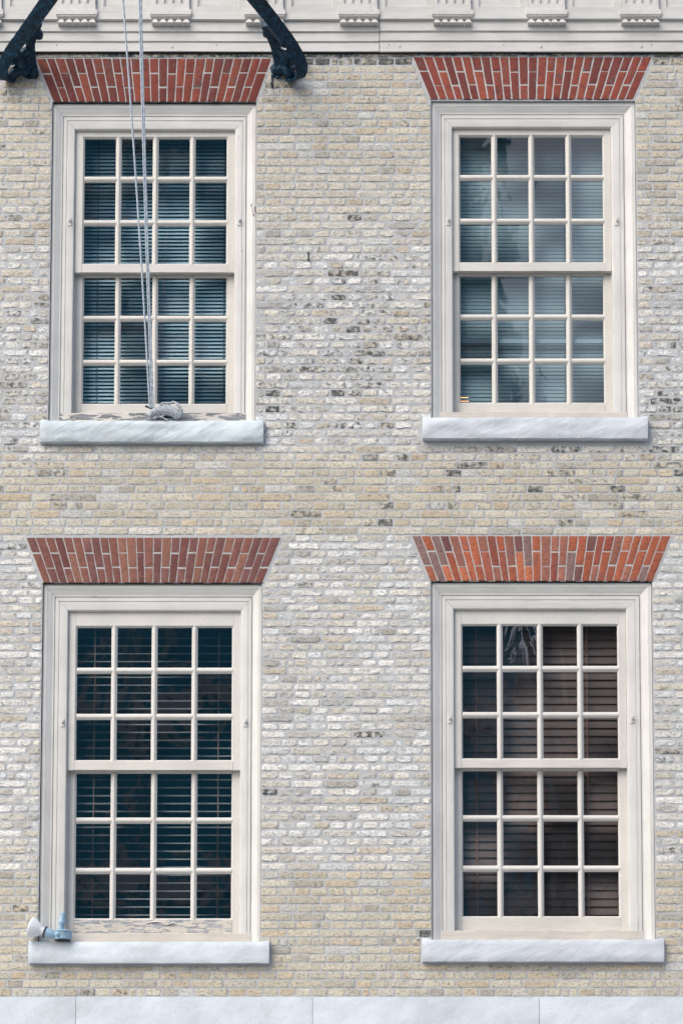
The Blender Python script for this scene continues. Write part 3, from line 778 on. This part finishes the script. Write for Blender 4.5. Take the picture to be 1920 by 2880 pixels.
tag(mb.build("side_table", M['slat_dark_wood']), "dark wooden table under the lit lamp inside the upper right window", "table")

# ================================================================== iron brackets
BR_L = dict(
  strap=[(-2.466, -0.02, 11.197), (-2.491, -0.06, 11.184), (-2.506, -0.1, 11.207), (-2.485, -0.15, 11.251), (-2.417, -0.22, 11.313), (-2.329, -0.32, 11.352), (-2.225, -0.45, 11.393), (-2.095, -0.62, 11.442), (-1.986, -0.8, 11.459)],
  stem=[(-2.298, -0.02, 11.269), (-2.302, -0.07, 11.322), (-2.3, -0.12, 11.374), (-2.288, -0.17, 11.412), (-2.255, -0.25, 11.426), (-2.202, -0.36, 11.439)],
  w1=[(-2.459, -0.03, 11.214), (-2.416, -0.06, 11.245), (-2.373, -0.05, 11.265), (-2.328, -0.03, 11.25)],
  w2=[(-2.451, -0.12, 11.292), (-2.402, -0.1, 11.318), (-2.348, -0.08, 11.344), (-2.314, -0.06, 11.334)],
  w3=[(-2.355, -0.24, 11.355), (-2.325, -0.2, 11.402), (-2.288, -0.17, 11.432)],
  w4=[(-2.412, -0.17, 11.316), (-2.381, -0.12, 11.319), (-2.363, -0.06, 11.287)],
  plate=[(-2.485, 0, 11.204), (-2.465, 0, 11.268), (-2.413, 0, 11.323), (-2.387, 0, 11.393), (-2.314, 0, 11.42), (-2.281, 0, 11.379), (-2.27, 0, 11.309), (-2.253, 0, 11.268), (-2.279, 0, 11.221), (-2.332, 0, 11.215), (-2.38, 0, 11.248), (-2.417, 0, 11.226), (-2.459, 0, 11.198)],
  bolt=[(-2.285, -0.02, 11.25), (-2.453, -0.02, 11.217)],
  boss=[(-2.228, -0.22, 11.428)],
)
BR_R = dict(
  strap=[(-0.395, -0.02, 11.214), (-0.351, -0.06, 11.184), (-0.305, -0.1, 11.193), (-0.296, -0.15, 11.232), (-0.33, -0.22, 11.285), (-0.4, -0.32, 11.339), (-0.498, -0.45, 11.399), (-0.618, -0.62, 11.458), (-0.7, -0.8, 11.459)],
  stem=[(-0.453, -0.02, 11.256), (-0.462, -0.07, 11.308), (-0.478, -0.12, 11.361), (-0.5, -0.17, 11.404), (-0.53, -0.25, 11.426), (-0.564, -0.36, 11.428)],
  w1=[(-0.368, -0.03, 11.225), (-0.404, -0.06, 11.245), (-0.436, -0.05, 11.279), (-0.479, -0.03, 11.263)],
  w2=[(-0.357, -0.12, 11.292), (-0.397, -0.1, 11.318), (-0.438, -0.08, 11.344), (-0.465, -0.06, 11.334)],
  w3=[(-0.418, -0.24, 11.342), (-0.457, -0.2, 11.386), (-0.495, -0.17, 11.421)],
  w4=[(-0.374, -0.17, 11.316), (-0.41, -0.12, 11.319), (-0.425, -0.06, 11.287)],
  plate=[(-0.335, 0, 11.215), (-0.369, 0, 11.282), (-0.295, 0, 11.337), (-0.274, 0, 11.393), (-0.322, 0, 11.432), (-0.428, 0, 11.42), (-0.494, 0, 11.393), (-0.502, 0, 11.337), (-0.533, 0, 11.295), (-0.52, 0, 11.24), (-0.48, 0, 11.215), (-0.441, 0, 11.248), (-0.396, 0, 11.254), (-0.374, 0, 11.215)],
  bolt=[(-0.488, -0.02, 11.269), (-0.3, -0.02, 11.353)],
  boss=[(-0.545, -0.22, 11.445)],
)
def smooth(P, k=4):
    P = [Vector(p) for p in P]; n = len(P); out = []
    for i in range(n-1):
        p0, p1, p2, p3 = P[max(i-1, 0)], P[i], P[i+1], P[min(i+2, n-1)]
        for q in range(k):
            t_ = q/k; out.append(.5*((2*p1)+(p2-p0)*t_+(2*p0-5*p1+4*p2-p3)*t_*t_+(3*p1-p0-3*p2+p3)*t_**3))
    return out+[P[-1]]
def ribbon(P, wdt, th, wv):
    """flat forged bar along P: wdt gives the width at each stage, wv the direction of its breadth"""
    mb = MB(); vs = []; fs = []; fine = smooth(P, 5); n = len(fine); ph = random.uniform(0, 9)
    for i, p in enumerate(fine):
        tg = (fine[min(i+1, n-1)]-fine[max(i-1, 0)]).normalized(); sd_ = wv(i/(n-1)); sd_ = (sd_-tg*sd_.dot(tg)).normalized(); nn = tg.cross(sd_)
        wj = (wdt[0]+(wdt[1]-wdt[0])*i/(n-1))*(1+nz(i*.5, 3)*.05)
        for a, b in ((-.5, -.4), (-.44, -.5), (.44, -.5), (.5, -.4), (.5, .5), (-.5, .5)): vs.append(p+sd_*a*wj+nn*b*th+Vector((nz(i*.9, a*5, b+ph), nz(i*.8, b*7, a+ph), 0))*.0016)
    for i in range(n-1):
        for j in range(6): q = (j+1) % 6; fs.append((i*6+j, i*6+q, (i+1)*6+q, (i+1)*6+j))
    fs += [tuple(range(6))[::-1], tuple((n-1)*6+j for j in range(6))]
    mb.add(vs, fs); return mb
def bracket(d, sx, label, drip):
    e = empty("iron_bracket", (d['strap'][0][0], 0, 11.21), None, label, "bracket", "pair of black iron brackets")
    ribbon(d['strap'], (.070, .108), .020, lambda t_: Vector((sx*.80, .25, -.56)).lerp(Vector((sx*.98, .1, -.15)), max(0, 1-t_*2.6))).build("strap", M['iron'], e, angle=35)
    ribbon(d['stem'], (.085, .050), .05, lambda t_: Vector((1, .2*sx, 0))).build("stem", M['iron'], e, angle=35)
    mb = MB()
    mb.tube(smooth(d['w1']), .036, 10); mb.tube(smooth(d['w2']), .036, 10); mb.tube(smooth(d['w3']), .026, 10); mb.tube(smooth(d['w4']), .040, 10)
    mb.tube(smooth([d['stem'][0], d['w1'][2], d['w4'][1], d['stem'][2]]), .034, 10)
    mb.build("scroll_web", M['iron'], e, angle=60)
    mb = MB(); mb.prism([(p[0], min(p[2], 11.384)) for p in d['plate']], -.024, .0, 'y'); mb.build("foot_plate", M['iron'], e)
    for p in d['bolt']:
        mb = MB(); mb.lathe((p[0], -.012, p[2]), (.1*sx, -1, .05), [(0, .034), (.02, .032), (.036, .026), (.050, .017), (.056, .006)], 12); mb.build("bolt", M['iron'], e, angle=40)
    p = d['boss'][0]; mb = MB(); mb.lathe((p[0]-sx*.03, p[1], p[2]), (sx*.9, -.2, .0), [(0, .022), (.01, .034), (.035, .040), (.055, .036), (.066, .016)], 14); mb.build("boss", M['iron'], e, angle=50)
    if drip:
        mb = MB(); x = d['bolt'][0][0]-.035; mb.tube([(x, -.012, 11.24), (x+.004, -.009, 11.20), (x+.002, -.008, 11.165), (x+.004, -.008, 11.14)], [.007, .005, .006, .002], 8)
        mb.build("tar_drip", M['iron'], e)
    return e
bracket(BR_L, 1, "black iron bracket cut by the left edge of the picture, left of the red arch", False)
bracket(BR_R, -1, "black iron bracket between the two upper red arches, dripping black onto the brick", True)

# ================================================================== rope and cleat
cl = empty("rope_cleat", (-1.31, .03, 8.60), None, "dark metal cleat almost hidden under the coiled rope on the upper left wooden sill", "cleat")
mb = MB(); mb.tube([(-1.437, -.030, 8.688), (-1.40, -.03, 8.676), (-1.33, -.026, 8.660), (-1.25, -.026, 8.654), (-1.19, -.03, 8.650), (-1.160, -.032, 8.654)], [.007, .010, .012, .012, .010, .006], 10)
mb.tube([(-1.34, .06, 8.645), (-1.34, -.024, 8.658)], .010, 8); mb.tube([(-1.26, .06, 8.645), (-1.26, -.024, 8.656)], .010, 8)
mb.box(-1.37, -1.22, .028, .06, 8.625, 8.660, bev=.003)
mb.build("horn", M['gasket'], cl)
rp = empty("halyard_rope", (-1.31, 0, 8.62), None, "pale blue-grey rope hanging down in front of the upper left window, coiled on its sill", "rope")
def line(p, q, r_, name="rope_line", sag=.01):
    p, q = Vector(p), Vector(q); N = 420; mb = MB()
    mb.tube([p.lerp(q, i/N)+Vector((sag*math.sin(math.pi*i/N), 0, 0)) for i in range(N+1)], r_, 9, 3, .05); return mb.build(name, M['rope'], rp, smooth=True)
A = (-1.402, -.035, 8.672)
# tops leave the frame beyond the cornice, well out from the wall
line(A, (-1.525, -1.26, 11.51), .0066); line((-1.389, -.033, 8.668), (-1.390, -1.26, 11.51), .006, sag=-.006); line((-1.377, -.035, 8.670), (-1.377, -1.26, 11.51), .006, sag=-.006)
mb = MB()
cxm, czm = -1.288, 8.700
def loop(a, b, dz, y, r_, tilt, n=60, ph=0, span=1.0, mb=mb):
    pts = []
    for i in range(n+1):
        t_ = ph+2*math.pi*span*i/n
        pts.append((cxm+a*math.cos(t_)+.004*math.sin(3*t_), y-.020*math.sin(t_)-(.012 if math.sin(t_) < 0 else 0)*0, czm+dz+b*math.sin(t_)+tilt*math.cos(t_)))
    mb.tube(pts, r_, 9, 3, .045)
def arc(pts, r_=.0085, mb=mb, strands=3, dz=-.066):
    P = [Vector(p)+Vector((0, 0, dz)) for p in pts]; fine = []; n = len(P)
    for i in range(n-1):
        p0, p1, p2, p3 = P[max(i-1, 0)], P[i], P[i+1], P[min(i+2, n-1)]
        for q in range(12):
            t_ = q/12; fine.append(.5*((2*p1)+(p2-p0)*t_+(2*p0-5*p1+4*p2-p3)*t_*t_+(3*p1-p0-3*p2+p3)*t_**3))
    fine.append(P[-1]); mb.tube(fine, r_, 9, strands, .04)
C = [(-1.412, 8.698), (-1.375, 8.722), (-1.31, 8.740), (-1.24, 8.733), (-1.195, 8.708), (-1.17, 8.684)]
for k, (dz, y, sx_) in enumerate(((.006, -.030, .94), (-.006, -.044, 1.0), (-.018, -.054, .98), (-.030, -.060, .96), (-.042, -.060, .93), (-.052, -.056, .88), (.012, -.018, .86), (-.018, -.035, .9), (-.035, -.04, .9), (-.062, -.05, .74), (-.060, -.03, .8))):
    arc([(cxm+(x-cxm)*sx_, y-.010*math.sin(i/5*math.pi), cz_+dz*(1-.15*abs(i-2.5))-.014*(i == 0)) for i, (x, cz_) in enumerate(C)])
arc([(-1.200, -.06, 8.758), (-1.186, -.066, 8.735), (-1.172, -.062, 8.705), (-1.165, -.055, 8.680)], .011)
arc([(-1.33, -.035, 8.756), (-1.30, -.05, 8.768), (-1.26, -.05, 8.765), (-1.225, -.045, 8.778), (-1.205, -.055, 8.760)], .008)
arc([(-1.34, .0, 8.748), (-1.28, .002, 8.752), (-1.22, .004, 8.746)], .010)
arc([(-1.36, -.02, 8.660), (-1.30, -.035, 8.652), (-1.24, -.03, 8.655), (-1.20, -.02, 8.664)], .008)
mb.build("rope_coil", M['coil'], rp, smooth=True)
mb = MB(); arc([(-1.42, -.05, 8.586), (-1.38, -.055, 8.588), (-1.345, -.058, 8.596), (-1.32, -.05, 8.612)], .006, mb, dz=-.004)
arc([(-1.33, -.055, 8.590), (-1.30, -.060, 8.600), (-1.285, -.055, 8.618)], .0055, mb, dz=0); arc([(-1.335, -.058, 8.60), (-1.30, -.062, 8.585), (-1.27, -.066, 8.566)], .0045, mb, dz=0)
mb.build("frayed_rope_end", M['coil'], rp, smooth=True)

# ================================================================== floodlight on the lower left sill
fx = empty("floodlight", (-2.03, -.055, 4.712), None, "pale blue twin floodlight with one white bulb on the lower left marble sill", "floodlight")
cx, cy, cz0 = -1.990, -.062, 4.7165
mb = MB(); mb.lathe((cx, cy, cz0), (0, 0, 1), [(0, .062), (.004, .066), (.052, .068), (.055, .070), (.060, .070), (.062, .067), (.066, .060), (.072, .048), (.076, .022), (.0765, .001)], 40); mb.build("junction_box", M['fixture'], fx, angle=35)
mb = MB(); mb.lathe((cx, cy, cz0-.005), (0, 0, 1), [(0, .056), (.005, .056)], 30); mb.box(cx-.069, cx+.069, cy-.0695, cy-.0685, cz0+.0535, cz0+.0555)
mb.build("gasket", M['gasket'], fx)
# lampholder aimed left and slightly up, out from the wall
hd = Vector((-.92, .06, .31)).normalized(); ho = Vector((cx-.040, cy-.035, cz0+.024))
mb = MB(); mb.lathe(ho, hd, [(0, .012), (.002, .022), (.018, .026), (.026, .030), (.078, .037), (.082, .037), (.086, .034)], 32); mb.build("lamp_holder", M['fixture'], fx, angle=35)
mb = MB(); mb.lathe(ho+hd*.079, hd, [(0, .0415), (.003, .043), (.008, .043), (.011, .040)], 32); mb.build("rubber_ring", M['gasket'], fx, angle=35)
mb = MB(); mb.lathe(ho+hd*.082, hd, [(0, .026), (.004, .028), (.026, .031), (.034, .034), (.046, .044), (.084, .069), (.106, .079), (.111, .080), (.114, .077), (.118, .055), (.120, .02)], 48); mb.build("reflector_bulb", M['bulb'], fx, angle=60)
mb = MB(); k0 = ho+Vector((.012, -.022, .006)); mb.lathe(k0, (0, -1, 0), [(0, .017), (.008, .019), (.016, .017), (.020, .010)], 20); mb.box(k0.x-.014, k0.x+.010, k0.y-.012, k0.y-.004, k0.z-.034, k0.z-.004, bev=.002)
mb.lathe(k0+Vector((.0, -.02, 0)), (0, -1, 0), [(0, .008), (.006, .007)], 6); mb.build("knuckle", M['fixture'], fx, angle=35)
# second, empty holder pointing up
ud = Vector((.14, -.10, .98)).normalized(); uo = Vector((cx-.012, cy+.0, cz0+.070))
mb = MB(); mb.lathe(uo, (0, 0, 1), [(0, .019), (.006, .0195)], 24); mb.build("rubber_ring", M['gasket'], fx)
mb = MB(); mb.lathe(uo+Vector((0, 0, .006)), ud, [(0, .018), (.012, .020), (.020, .014), (.030, .019), (.036, .021), (.045, .024), (.056, .0255), (.060, .023), (.064, .0215), (.110, .0205), (.118, .021), (.121, .018), (.1215, .007), (.116, .006)], 28)
mb.lathe(uo+Vector((.004, -.016, .020)), (0, -1, .1), [(0, .009), (.010, .008), (.012, .005)], 12)
mb.build("spare_lamp_holder", M['fixture'], fx, angle=35)

# small things fixed to the wall
hk = MB(); hk.tube([(-.248, -.004, 9.875), (-.248, -.012, 9.868), (-.246, -.012, 9.84), (-.248, -.012, 9.82), (-.247, -.004, 9.812)], .0045, 8); hk.tube([(-.256, -.006, 9.872), (-.240, -.006, 9.872)], .004, 6)
tag(hk.build("wall_hook", M['iron']), "small dark iron staple in the brick pier between the windows", "hook")

# ================================================================== across the street (seen in the panes)
def tower(name, x0, x1, y, h, glassm, bandm, bay, floor, label, depth=18):
    e = empty(name, ((x0+x1)/2, y, 0), None, label, "building")
    mb = MB(); mb.box(x0, x1, y-depth, y, .02, h); mb.build("glazing", glassm, e)
    mb = MB(); z_ = floor
    while z_ < h: mb.box(x0-.05, x1+.05, y-.02, y+.16, z_-.25, z_+.25); z_ += floor
    x = x0
    while x <= x1+.01: mb.box(x-.14, x+.14, y+.02, y+.28, .02, h); x += bay
    mb.build("facade_grid", bandm, e); return e
gm = mat("dark blue curtain glass", (.05, .38, .50), .25)
tower("office_tower", -9.5, 3.1, -30, 33, gm, mat("pale concrete grid", (.62, .63, .63), .8), 4.43, 3.9, "tall dark blue glass office tower across the street, seen only as reflections")
tower("apartment_block", 3.7, 20, -33, 19, mat("dull bronze glass", (.12, .10, .10), .3), mat("pinkish concrete", (.50, .43, .41), .85), 3.32, 3.1, "low pinkish apartment block across the street, seen only as reflections", 12)
